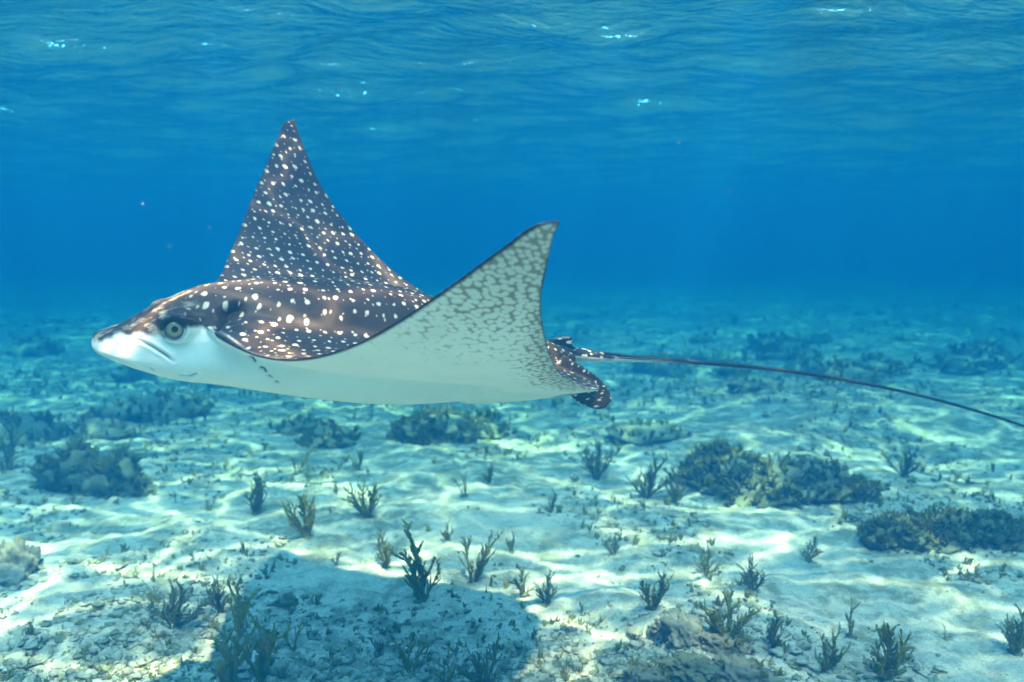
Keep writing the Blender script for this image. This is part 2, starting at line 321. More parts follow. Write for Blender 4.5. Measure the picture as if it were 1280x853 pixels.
def ray_material():
    m, n, l, p = mat("ray_skin")
    at = lambda nm: N(n, "ShaderNodeAttribute", attribute_name=nm)
    rest = at("rest").outputs["Vector"]; dors = at("dorsal").outputs["Fac"]; line = at("crease").outputs["Fac"]; edge = at("rim").outputs["Fac"]; wing = at("wing").outputs["Fac"]; head = at("headness").outputs["Fac"]
    def spots(scale, thr, seed, stretch=1.):
        mp = N(n, "ShaderNodeMapping"); mp.inputs["Location"].default_value = (seed, seed, 0); mp.inputs["Scale"].default_value = (1, stretch, 0); l.new(rest, mp.inputs["Vector"])
        z = N(n, "ShaderNodeTexNoise", Scale=60., Detail=1.); l.new(mp.outputs[0], z.inputs["Vector"])
        s1 = N(n, "ShaderNodeVectorMath", operation='SUBTRACT'); l.new(z.outputs["Color"], s1.inputs[0]); s1.inputs[1].default_value = (.5, .5, .5)
        s2 = N(n, "ShaderNodeVectorMath", operation='SCALE'); l.new(s1.outputs[0], s2.inputs[0]); s2.inputs["Scale"].default_value = .008
        ad = N(n, "ShaderNodeVectorMath", operation='ADD'); l.new(mp.outputs[0], ad.inputs[0]); l.new(s2.outputs[0], ad.inputs[1])
        v = N(n, "ShaderNodeTexVoronoi", Scale=scale, Randomness=.45); v.voronoi_dimensions = '2D'; l.new(ad.outputs[0], v.inputs["Vector"])
        sp = N(n, "ShaderNodeSeparateColor"); l.new(v.outputs["Color"], sp.inputs[0])
        t = math_(n, l, 'MULTIPLY_ADD', sp.outputs[0], thr * .6, thr * .70)
        d = math_(n, l, 'SUBTRACT', t, v.outputs["Distance"])
        return math_(n, l, 'MULTIPLY', d, 10., clamp=True), v, sp
    big, v1, sp1 = spots(31., .185, 3.); small, v2, sp2 = spots(39., .12, 8.)
    n1 = N(n, "ShaderNodeTexNoise", Scale=5., Detail=5., Roughness=.6); l.new(rest, n1.inputs["Vector"])
    n2 = N(n, "ShaderNodeTexNoise", Scale=120., Detail=4., Roughness=.7); l.new(rest, n2.inputs["Vector"])
    dark = mixc(n, l, ramp_(n, l, n1.outputs[0], [(.35, 0.), (.65, 1.)]), (.020, .015, .012), (.064, .046, .032))
    dark = mixc(n, l, math_(n, l, 'MULTIPLY', n2.outputs[0], .35), dark, (.05, .036, .024))
    spot = math_(n, l, 'MAXIMUM', math_(n, l, 'MULTIPLY', big, .95), math_(n, l, 'MULTIPLY', small, .7))
    hm = N(n, "ShaderNodeTexNoise", Scale=34., Detail=3., Roughness=.6); mh = N(n, "ShaderNodeMapping"); mh.inputs["Scale"].default_value = (.5, 1.4, 1.4); l.new(rest, mh.inputs["Vector"]); l.new(mh.outputs[0], hm.inputs["Vector"])
    hspot = ramp_(n, l, hm.outputs[0], [(.50, 0.), (.68, .55)])
    mixs = N(n, "ShaderNodeMix"); l.new(head, mixs.inputs[0]); l.new(spot, mixs.inputs[2]); l.new(hspot, mixs.inputs[3])
    top = mixc(n, l, mixs.outputs[0], dark, (.72, .62, .46))
    # underside: white, with a grey net towards the wing's outer part and trailing edge
    mp = N(n, "ShaderNodeMapping"); mp.inputs["Scale"].default_value = (1., 1.25, 0); mp.inputs["Rotation"].default_value = (0, 0, .5); l.new(rest, mp.inputs["Vector"])
    z = N(n, "ShaderNodeTexNoise", Scale=45., Detail=2.); l.new(mp.outputs[0], z.inputs["Vector"])
    s1 = N(n, "ShaderNodeVectorMath", operation='SUBTRACT'); l.new(z.outputs["Color"], s1.inputs[0]); s1.inputs[1].default_value = (.5, .5, .5)
    s2 = N(n, "ShaderNodeVectorMath", operation='SCALE'); l.new(s1.outputs[0], s2.inputs[0]); s2.inputs["Scale"].default_value = .011
    ad = N(n, "ShaderNodeVectorMath", operation='ADD'); l.new(mp.outputs[0], ad.inputs[0]); l.new(s2.outputs[0], ad.inputs[1])
    ve = N(n, "ShaderNodeTexVoronoi", Scale=74., Randomness=.85); ve.voronoi_dimensions = '2D'; l.new(ad.outputs[0], ve.inputs["Vector"])
    m5 = N(n, "ShaderNodeMapping"); m5.inputs["Scale"].default_value = (1., 2.2, 0); m5.inputs["Rotation"].default_value = (0, 0, .55); l.new(rest, m5.inputs["Vector"])
    nw = N(n, "ShaderNodeTexNoise", Scale=62., Detail=4., Roughness=.65); l.new(m5.outputs[0], nw.inputs["Vector"])
    big_ = N(n, "ShaderNodeTexNoise", Scale=7., Detail=2.); l.new(rest, big_.inputs["Vector"])
    wv = math_(n, l, 'ADD', wing, math_(n, l, 'MULTIPLY_ADD', big_.outputs[0], .5, -.25), clamp=True)
    thr = math_(n, l, 'MULTIPLY_ADD', wv, -.42, .72)
    f_ = math_(n, l, 'ADD', ve.outputs["Distance"], math_(n, l, 'MULTIPLY_ADD', nw.outputs[0], .26, -.13))
    net = math_(n, l, 'MULTIPLY', math_(n, l, 'SUBTRACT', f_, thr), 4., clamp=True)
    net = math_(n, l, 'MULTIPLY', net, ramp_(n, l, wv, [(.05, 0.), (.75, 1.)]))
    nb = ramp_(n, l, n2.outputs[0], [(.3, 0.), (.8, 1.)])
    bl = N(n, "ShaderNodeTexNoise", Scale=9., Detail=5., Roughness=.6); l.new(rest, bl.inputs["Vector"])
    belly = mixc(n, l, math_(n, l, 'ADD', math_(n, l, 'MULTIPLY', nb, .3), math_(n, l, 'MULTIPLY', ramp_(n, l, bl.outputs[0], [(.45, 0.), (.7, 1.)]), .6), clamp=True), (.86, .82, .76), (.76, .72, .64))
    bot = mixc(n, l, math_(n, l, 'MULTIPLY', net, .85), belly, (.20, .165, .11))
    wm = math_(n, l, 'MULTIPLY', math_(n, l, 'POWER', wing, 4.), .38); bot = mixc(n, l, wm, bot, (.22, .18, .12))
    col = mixc(n, l, dors, bot, top)
    col = mixc(n, l, edge, col, (.02, .016, .014)); col = mixc(n, l, line, col, (.03, .024, .02))  # crease: shade painted as dark colour into mouth, gill and spiracle grooves
    l.new(col, p.inputs["Base Color"]); p.inputs["Roughness"].default_value = .5; p.inputs["Specular IOR Level"].default_value = .12
    p.inputs["Subsurface Weight"].default_value = 0
    bmp = N(n, "ShaderNodeBump", Strength=.25, Distance=.002); l.new(n2.outputs[0], bmp.inputs["Height"]); l.new(bmp.outputs[0], p.inputs["Normal"])
    return m

def build_ray():
    me = ray_rest_mesh(); me.name = "eagle_ray"; nvv = len(me.vertices)
    P = np.zeros(nvv * 3, np.float32); me.vertices.foreach_get("co", P); P = P.reshape(-1, 3).astype(float)
    ei = np.zeros(len(me.edges) * 2, np.int32); me.edges.foreach_get("vertices", ei); ei = ei.reshape(-1, 2)
    cnt = np.bincount(ei.ravel(), minlength=nvv)[:, None]; a = np.abs(P[:, 1])
    wt = (sst(a, .03, .08) * (1 - sst(a, .32, .42)) * (1 - sst(P[:, 0], .33, .42)) * sst(P[:, 0], -.45, -.35))
    wt = wt * (1 - sst(P[:, 0] - crom(VL, LEAD, a), -.03, -.008))
    for _ in range(90):
        S = np.stack([np.bincount(ei[:, 0], P[ei[:, 1], k], nvv) + np.bincount(ei[:, 1], P[ei[:, 0], k], nvv) for k in range(3)], -1) / cnt
        P += .6 * wt[:, None] * (S - P)
    me.vertices.foreach_set("co", P.astype(np.float32).ravel()); me.update(); Nn = np.zeros(nvv * 3, np.float32); me.vertices.foreach_get("normal", Nn); Nn = Nn.reshape(-1, 3).astype(float)
    u, v, w = P.T; a = np.abs(v); M = np.stack([u, a, w], -1); disp = np.zeros(nvv); crease = np.zeros(nvv)
    for pts, wd, dp, dk in MOUTH + LIPS + GILLS:
        d, t = poly_dist(M, pts); taper = np.clip(np.minimum(t, 1 - t) * 6 + .25, 0, 1)
        disp -= dp * np.exp(-(d / wd) ** 2) * taper; disp += dp * .35 * np.exp(-((d - 2.2 * wd) / wd) ** 2) * taper
        crease = np.maximum(crease, dk * np.exp(-(d / (wd * .55)) ** 2) * taper)
    de = np.linalg.norm(M - np.array(EYE), axis=1)
    disp += .0065 * np.exp(-((de - .0240) / .0050) ** 2) - .010 * np.exp(-(de / .0175) ** 4)
    crease = np.maximum(crease, .55 * np.exp(-((de - .0200) / .0022) ** 2))
    d, t = poly_dist(M, [(.535, .066, .022), (.50, .085, .043), (.462, .096, .047), (.432, .100, .034)]); disp += .008 * np.exp(-(d / .011) ** 2) * np.clip(np.minimum(t, 1 - t) * 5 + .1, 0, 1)
    for pts, wd, dp, dk in SPIR:
        d, t = poly_dist(M, pts); disp -= dp * np.exp(-(d / wd) ** 2); crease = np.maximum(crease, dk * np.exp(-(d / (wd * .6)) ** 2))
    disp += .0012 * fbm(u * 18, v * 18, 5, 3) * (a < .3)
    Q = P + Nn * disp[:, None]
    L = crom(VL, LEAD, a); T = crom(VT, TRAIL, a)
    md = mid_w(u, v); bw = np.interp(u, BOUND_U, BOUND_W)
    inhead = sst(u, .36, .43); bnd = bw * inhead + md * (1 - inhead)
    wob = .011 * fbm(u * 34, v * 30 + w * 40, 61, 4) * inhead
    dors = sst(w - bnd + wob, -.0015 - .004 * inhead, .0035 + .004 * inhead)
    dors = dors * (1 - (s4 := sst(a, .28, .40))) + s4 * sst(Nn[:, 2], -.12, .12)
    fin = ((u < T - .004) & (u < -.45)) | ((u < -.44) & (a > .045) & (w < -.034)); dors = np.where(fin, sst(Nn[:, 1] * np.sign(v) + .4 * Nn[:, 2], -.25, .15), dors)
    edge_d = np.minimum(np.abs(L - u) * .8, np.abs(u - T)); tipd = SPAN - a
    rim = np.where(a > .13, 1 - sst(np.minimum(np.abs(L - u) * .8, np.minimum(np.abs(u - T) * 1.6, tipd * 1.5)), .004, .010), 0) * (1 - dors * .3)
    c = np.clip((u - T) / np.maximum(L - T, .01), 0, 1)
    wing = np.maximum(sst(a, .34, .90), sst(a, .10, .42) * (1 - sst(c, .02, .42))) * (1 - .35 * sst(c, .75, 1.) * (1 - sst(a, .5, .9)))
    # ventral cheek and belly stay pale, head top carries a streaky pattern instead of round spots
    headness = sst(u, .42, .50)
    for nm, arr in (("dorsal", dors), ("crease", np.clip(crease, 0, 1)), ("rim", rim), ("wing", wing), ("headness", headness)):
        x = me.attributes.new(nm, 'FLOAT', 'POINT'); x.data.foreach_set("value", arr.astype(np.float32))
    x = me.attributes.new("rest", 'FLOAT_VECTOR', 'POINT'); pat = P.copy(); rear = (1 - sst(u, -.42, -.34)) * (1 - sst(a, .14, .18)); pat[:, 1] += np.sign(v) * (-w) * (.9 * rear + .9 * fin); x.data.foreach_set("vector", pat.astype(np.float32).ravel())
    W = rigid(bend(Q), False); me.vertices.foreach_set("co", W.astype(np.float32).ravel())
    me.polygons.foreach_set("use_smooth", np.ones(len(me.polygons), bool)); me.update()
    me.materials.clear(); me.materials.append(ray_material())
    o = link(bpy.data.objects.new("eagle_ray", me)); o.location = POSE['c']
    tag(o, "white spotted brown eagle ray gliding over the sandy seabed with raised wings and whip tail", "ray")
    return o
def w2l(p): return np.asarray(p) - np.array(POSE['c'])
def tube(name, pts, rad, mat_, parent, ns=12, flat=1.):
    pts = np.array(pts, float); n_ = len(pts); t = np.gradient(pts, axis=0); t /= np.linalg.norm(t, axis=1)[:, None]
    up = np.array([0, 0, 1.]); s_ = np.cross(t, up); s_ /= np.linalg.norm(s_, axis=1)[:, None]; b = np.cross(s_, t)
    th = np.linspace(0, 2 * math.pi, ns, endpoint=False); rad = np.asarray(rad, float)[:, None, None]
    V = pts[:, None] + rad * (np.cos(th)[None, :, None] * s_[:, None] + flat * np.sin(th)[None, :, None] * b[:, None])
    V = V.reshape(-1, 3); f = grid_faces(n_, ns, True)[:, ::-1]
    V = np.vstack([V, pts[:1], pts[-1:]]); i = np.arange(ns); k = len(V)
    caps = np.vstack([np.stack([i, (i + 1) % ns, np.full(ns, k - 2), np.full(ns, k - 2)], -1), np.stack([(n_ - 1) * ns + (i + 1) % ns, (n_ - 1) * ns + i, np.full(ns, k - 1), np.full(ns, k - 1)], -1)])
    bm = bmesh.new(); vv = [bm.verts.new(p) for p in V]
    for q in np.vstack([f, caps]):
        q = list(dict.fromkeys(int(x) for x in q)); F_ = bm.faces.new([vv[x] for x in q]); F_.smooth = True
    bmesh.ops.recalc_face_normals(bm, faces=bm.faces); me = bpy.data.meshes.new(name); bm.to_mesh(me); bm.free(); me.materials.append(mat_)
    return link(bpy.data.objects.new(name, me), parent)

ray = build_ray()
# tail: spotted dark above, pale below near the root, then a bare black whip
def tail_material():
    m, n, l, p = mat("tail_skin"); g = N(n, "ShaderNodeTexCoord"); nm = N(n, "ShaderNodeNewGeometry")
    sx = N(n, "ShaderNodeSeparateXYZ"); l.new(g.outputs["Object"], sx.inputs[0]); sn = N(n, "ShaderNodeSeparateXYZ"); l.new(nm.outputs["Normal"], sn.inputs[0])
    pale = ramp_(n, l, math_(n, l, 'MULTIPLY_ADD', sn.outputs[2], .5, .5), [(.34, 1.), (.50, 0.)])
    near = ramp_(n, l, math_(n, l, 'MULTIPLY', sx.outputs[0], .5), [(.34, 1.), (.43, 0.)]); sn_ = ramp_(n, l, math_(n, l, 'MULTIPLY', sx.outputs[0], .5), [(.25, 1.), (.33, 0.)])
    v = N(n, "ShaderNodeTexVoronoi", Scale=62., Randomness=.9); mp = N(n, "ShaderNodeMapping"); mp.inputs["Scale"].default_value = (.5, 1, 1); l.new(g.outputs["Object"], mp.inputs["Vector"]); l.new(mp.outputs[0], v.inputs["Vector"])
    sp = math_(n, l, 'MULTIPLY', ramp_(n, l, v.outputs["Distance"], [(.24, 1.), (.32, 0.)]), sn_)
    col = mixc(n, l, sp, (.012, .010, .010), (.6, .56, .48)); col = mixc(n, l, math_(n, l, 'MULTIPLY', pale, near), col, (.62, .62, .58))
    l.new(col, p.inputs["Base Color"]); p.inputs["Roughness"].default_value = .45; return m
def at(px, py, Y):
    dx = (px - 640) / F; dz = -(py - 426.5) / F
    d = np.array([dx, math.cos(PIT) + dz * math.sin(PIT), -math.sin(PIT) + dz * math.cos(PIT)]); return CAM + d * (Y / d[1])
TP = [(668, 440, 2.14, .030), (690, 441, 2.18, .027), (715, 443, 2.22, .022), (745, 446, 2.26, .0175), (780, 448, 2.31, .0115), (820, 450, 2.36, .0085), (870, 453, 2.42, .0070), (940, 459, 2.48, .0062), (1000, 466, 2.53, .0057),
      (1065, 477, 2.57, .0053), (1130, 490, 2.60, .0049), (1200, 508, 2.62, .0045), (1280, 533, 2.63, .0040), (1370, 568, 2.63, .0022), (1460, 610, 2.62, .0012)]
tk = np.linspace(0, 1, len(TP)); tq = np.linspace(0, 1, 150); tw = np.array([w2l(at(a, b, c)) for a, b, c, d in TP])
tpts = np.stack([crom(tk, tw[:, i], tq) for i in range(3)], -1); trad = np.interp(tq, tk, [t[3] for t in TP]) * np.interp(tq, [0, .25, .5, 1], [1, 1.1, 1.25, 1.25])
TM = tail_material(); tube("tail", tpts, trad, TM, ray, 16, .85)
def prism(name, poly, thick, axis, mat_, parent):    # a thin tapered fin from a side outline
    bm = bmesh.new(); ax = Vector(axis); c = sum((Vector(p) for p in poly), Vector()) / len(poly)
    rings = []
    for s_, k in ((-1, .8), (0, 1.), (1, .8)):
        rings.append([bm.verts.new(c + (Vector(p) - c) * k + ax * s_ * thick) for p in poly])
    m_ = len(poly)
    for a, b in zip(rings, rings[1:]):
        for i in range(m_): bm.faces.new((a[i], a[(i + 1) % m_], b[(i + 1) % m_], b[i]))
    bm.faces.new(rings[0][::-1]); bm.faces.new(rings[-1]); bmesh.ops.recalc_face_normals(bm, faces=bm.faces)
    bmesh.ops.triangulate(bm, faces=[f for f in bm.faces if len(f.verts) > 4])
    me = bpy.data.meshes.new(name); bm.to_mesh(me); bm.free(); me.materials.append(mat_); return link(bpy.data.objects.new(name, me), parent)
perp = rigid([[0, 1, 0]], False)[0]
prism("dorsal_fin", [w2l(at(x, y, 2.20)) for x, y in ((682, 438), (684, 426), (690, 423), (702, 421), (713, 421), (716, 424), (714, 430), (722, 437), (712, 442), (692, 442))], .0035, perp, TM, ray)
prism("tail_spine", [w2l(at(x, y, 2.26)) for x, y in ((722, 437), (728, 436), (775, 443), (838, 451), (775, 447), (728, 441))], .002, perp, TM, ray)
den = bmesh.new()                                      # row of small thorns along the top of the tail root
for k in range(34):
    x = 722 + k * 3.6; i = np.argmin(np.abs(np.array([t for t in np.linspace(668, 1460, 150)]) - x))
    j = int(np.argmin(np.abs(640 + F * (tpts[:, 0] + POSE['c'][0]) / (tpts[:, 1] + POSE['c'][1]) - x)))
    b = Vector(tpts[j]) + Vector((0, 0, trad[j] * .8)); s_ = .0026
    q = [den.verts.new(b + Vector(d) * s_) for d in ((-1, -.4, 0), (1, -.4, 0), (0, .8, 0), (.9, 0, 1.5))]
    for f in ((0, 1, 3), (1, 2, 3), (2, 0, 3)): den.faces.new([q[z] for z in f])
me = bpy.data.meshes.new("thorn_row"); den.to_mesh(me); den.free(); me.materials.append(TM); link(bpy.data.objects.new("thorn_row", me), ray)

# eyes: golden iris rings round a black pupil under a clear cornea
def eye_material():
    m, n, l, p = mat("eye"); g = N(n, "ShaderNodeTexCoord"); sx = N(n, "ShaderNodeSeparateXYZ"); l.new(g.outputs["Object"], sx.inputs[0])
    r = math_(n, l, 'SQRT', math_(n, l, 'ADD', math_(n, l, 'POWER', sx.outputs[0], 2.), math_(n, l, 'POWER', sx.outputs[1], 2.)))
    rr = n.new("ShaderNodeValToRGB"); l.new(math_(n, l, 'MULTIPLY', r, 47.5), rr.inputs[0]); e = rr.color_ramp.elements
    pts = [(0, (.003,) * 3), (.27, (.003,) * 3), (.31, (.20, .11, .035)), (.42, (.44, .28, .10)), (.52, (.26, .17, .07)), (.62, (.32, .23, .12)), (.74, (.08, .065, .045)), (.86, (.13, .11, .085)), (.97, (.02, .017, .014))]
    while len(e) < len(pts): e.new(.5)
    for q, (a, c) in zip(e, pts): q.position = a; q.color = (*c, 1)
    z = N(n, "ShaderNodeTexNoise", Scale=260., Detail=3.); l.new(g.outputs["Object"], z.inputs["Vector"])
    col = mixc(n, l, 1., rr.outputs[0], mixc(n, l, z.outputs[0], (.55, .55, .55), (1.3, 1.3, 1.3)), 'MULTIPLY')
    l.new(col, p.inputs["Base Color"]); p.inputs["Roughness"].default_value = .12; p.inputs["Coat Weight"].default_value = .6; return m
EM = eye_material()
for sg in (1, -1):
    bm = bmesh.new(); bmesh.ops.create_uvsphere(bm, u_segments=40, v_segments=28, radius=.0208)
    for v in bm.verts: v.co.z *= .62
    for f in bm.faces: f.smooth = True
    me = bpy.data.meshes.new("eye"); bm.to_mesh(me); bm.free(); me.materials.append(EM)
    e = link(bpy.data.objects.new("eye", me), ray)
    c = rigid(bend(np.array([[EYE[0], sg * (EYE[1] - .0088), EYE[2]]])), False)[0]
    d = rigid([[.12, sg * 1., .14]], False)[0]; e.location = c; e.rotation_euler = Vector(d).to_track_quat('Z', 'Y').to_euler()

# ---------------------------------------------------------------- seaweed, rocks and rubble on the sand
def algae_material(name, lo, hi, pale):
    m, n, l, p = mat(name); g = N(n, "ShaderNodeTexCoord"); ob = g.outputs["Object"]
    a = N(n, "ShaderNodeTexNoise", Scale=45., Detail=4., Roughness=.65); l.new(ob, a.inputs["Vector"])
    b = N(n, "ShaderNodeTexNoise", Scale=240., Detail=3.); l.new(ob, b.inputs["Vector"])
    oi = N(n, "ShaderNodeObjectInfo")
    c = mixc(n, l, ramp_(n, l, a.outputs[0], [(.35, 0.), (.65, 1.)]), lo, hi)
    c = mixc(n, l, math_(n, l, 'MULTIPLY', ramp_(n, l, b.outputs[0], [(.55, 0.), (.75, 1.)]), .55), c, pale)
    c = mixc(n, l, math_(n, l, 'MULTIPLY', oi.outputs["Random"], .35), c, lo)
    l.new(c, p.inputs["Base Color"]); p.inputs["Roughness"].default_value = .8; p.inputs["Specular IOR Level"].default_value = .2
    bm_ = N(n, "ShaderNodeBump", Strength=.8, Distance=.004); l.new(b.outputs[0], bm_.inputs["Height"]); l.new(bm_.outputs[0], p.inputs["Normal"])
    if "seaweed" in name:                          # thin living tissue lets light through
        tl = N(n, "ShaderNodeBsdfTranslucent"); l.new(c, tl.inputs[0]); mx = N(n, "ShaderNodeMixShader"); mx.inputs[0].default_value = .45
        l.new(p.outputs[0], mx.inputs[1]); l.new(tl.outputs[0], mx.inputs[2]); l.new(mx.outputs[0], n["Material Output"].inputs["Surface"])
    return m
M_OLIVE = algae_material("olive_seaweed", (.30, .29, .05), (.62, .54, .12), (.74, .64, .30))
M_DARK = algae_material("dark_seaweed", (.20, .22, .07), (.46, .45, .16), (.55, .52, .28))
M_ROCK = algae_material("reef_rock", (.16, .15, .10), (.42, .38, .28), (.62, .57, .46))
M_MOSS = algae_material("mossy_rock", (.11, .13, .07), (.34, .33, .20), (.55, .51, .38))
M_PALE = algae_material("pale_coral", (.30, .27, .19), (.58, .54, .42), (.75, .71, .60))

def add_tube(Vl, Fl, pts, rad, ns=6, sd_=0, squash=.6):
    pts = np.array(pts); t = np.gradient(pts, axis=0); t /= np.linalg.norm(t, axis=1)[:, None] + 1e-9
    ref = np.array([.37, .91, .15]); s_ = np.cross(t, ref); s_ /= np.linalg.norm(s_, axis=1)[:, None] + 1e-9; b = np.cross(s_, t)
    th = np.linspace(0, 2 * math.pi, ns, endpoint=False); r = np.array(rad)[:, None] * (1 + .35 * (rng.random((len(pts), ns)) - .5))
    V = pts[:, None] + r[..., None] * (np.cos(th)[None, :, None] * s_[:, None] + squash * np.sin(th)[None, :, None] * b[:, None])
    base = sum(len(x) for x in Vl); Vl.append(V.reshape(-1, 3)); Fl.append(grid_faces(len(pts), ns, True) + base)
def frond_mesh(k, bushy, slim=1.):
    """one knobby branch of height about 1 with side branches"""
    r = random.Random(k); Vl, Fl = [], []
    def grow(p, d, L, rad, depth):
        n_ = max(4, int(L * 24)); pts = [np.array(p)]; d = np.array(d, float)
        for i in range(n_):
            d = d + np.array([r.gauss(0, .06), r.gauss(0, .06), .04 + r.gauss(0, .04)]); d /= np.linalg.norm(d); pts.append(pts[-1] + d * L / n_)
            if depth < 2 and i > n_ * .12 and r.random() < bushy / n_ * (1.9 if depth == 0 else .5):
                a = r.uniform(0, 2 * math.pi); q = d * .9 + .8 * np.array([math.cos(a), math.sin(a), .2]); grow(pts[-1], q / np.linalg.norm(q), L * (r.uniform(.07, .2) if r.random() < .68 else r.uniform(.3, .5)), rad * .72, depth + 1)
        t = np.linspace(0, 1, len(pts)); lump = np.array([1 + .32 * math.sin(i * 2.1 + k) + r.uniform(-.2, .25) for i in range(len(pts))])
        rr = rad * (1.1 - .5 * t) * lump; rr[-1] = rad * .12; add_tube(Vl, Fl, pts, rr, 6)
    grow((0, 0, -.02), (r.gauss(0, .15), r.gauss(0, .15), 1), 1., .036 * slim, 0)
    me = bpy.data.meshes.new("frond"); V = np.concatenate(Vl); Fc = np.concatenate(Fl); me.from_pydata(V.tolist(), [], Fc.tolist())
    me.polygons.foreach_set("use_smooth", np.ones(len(me.polygons), bool)); return me
FR = {}
for nm, mt in (("olive", M_OLIVE), ("dark", M_DARK)):
    FR[nm, 'branch'] = [frond_mesh(k, 9, 1.2) for k in range(9)]; FR[nm, 'thin'] = [frond_mesh(40 + k, 4, .85) for k in range(6)]; FR[nm, 'bush'] = [frond_mesh(80 + k, 12, 1.05) for k in range(6)]
    for kk in ('branch', 'thin', 'bush'):
        for me in FR[nm, kk]: me.materials.append(mt)
def lump_mesh(name, seed, sub, rough, flat, mat_, nub=0., freq=1.6):
    bm = bmesh.new(); bmesh.ops.create_icosphere(bm, subdivisions=sub, radius=1)
    P = np.array([v.co[:] for v in bm.verts]); s_ = seed * 7.7
    f = 1 + rough * (fbm(P[:, 0] * freq + s_, P[:, 1] * freq + P[:, 2] * 1.3, seed, 4) + fbm(P[:, 2] * freq - s_, P[:, 0] * freq * .8 + P[:, 1], seed + 9, 4))
    if nub: f = f + nub * (np.abs(fbm(P[:, 0] * 5 + P[:, 2] * 3, P[:, 1] * 5 - P[:, 2] * 4 + s_, seed + 3, 3)) + .6 * np.abs(fbm(P[:, 0] * 13 - P[:, 2] * 8, P[:, 1] * 13 + P[:, 2] * 9 - s_, seed + 5, 2)) - .15)
    P = P * f[:, None]; P[:, 2] *= flat
    for v, q in zip(bm.verts, P): v.co = q
    for fc in bm.faces: fc.smooth = True
    me = bpy.data.meshes.new(name); bm.to_mesh(me); bm.free(); me.materials.append(mat_); return me
HOLD = [lump_mesh("holdfast", 5 + k, 3, .8, .6, M_MOSS, .5) for k in range(4)]
used_names = {}
def plant(px, py, hpx, kind, tone, n_, spread_, label, cat="seaweed", group=None, lean=(0, 0), seed=None):
    r = random.Random(int(px * 7 + py)); p = pix(px, py); d = math.hypot(p[0], p[1]); H = .9 * hpx * p[1] / F
    nm = {"branch": "branching_seaweed", "thin": "slender_seaweed", "bush": "bushy_seaweed"}[kind]
    root = link(bpy.data.objects.new(nm, None)); root.empty_display_size = .05; root.location = p; tag(root, label, cat, group)
    hf = link(bpy.data.objects.new("holdfast", HOLD[r.randrange(4)]), root); s_ = H * .08 + .003 * n_ ** .5
    hf.location = (0, 0, -H * .02); hf.scale = (s_, s_, s_ * .8); hf.rotation_euler = (0, 0, r.uniform(0, 6.28))
    n_ = int(n_ * 1.25 + .5)
    for i in range(n_):
        f = link(bpy.data.objects.new("frond", r.choice(FR[tone, kind])), root)
        a = 2 * math.pi * (i + r.random()) / n_; t = spread_ * r.uniform(.2, 1.) if n_ > 1 else .1; hh = H * (1 if i == 0 else r.uniform(.45, .95)) / max(.3, math.cos(t) ** .5)
        if i == 0: t *= .3
        f.rotation_euler = (Matrix.Rotation(t, 3, Vector((-math.sin(a), math.cos(a), 0))) @ Matrix.Rotation(r.uniform(0, 6.28), 3, 'Z')).to_euler()
        f.location = (math.cos(a) * H * .06, math.sin(a) * H * .06, 0); f.scale = (hh, hh, hh)
    return root
SW = "seaweed standing on the near sand"; SM = "seaweed standing on the middle sand"
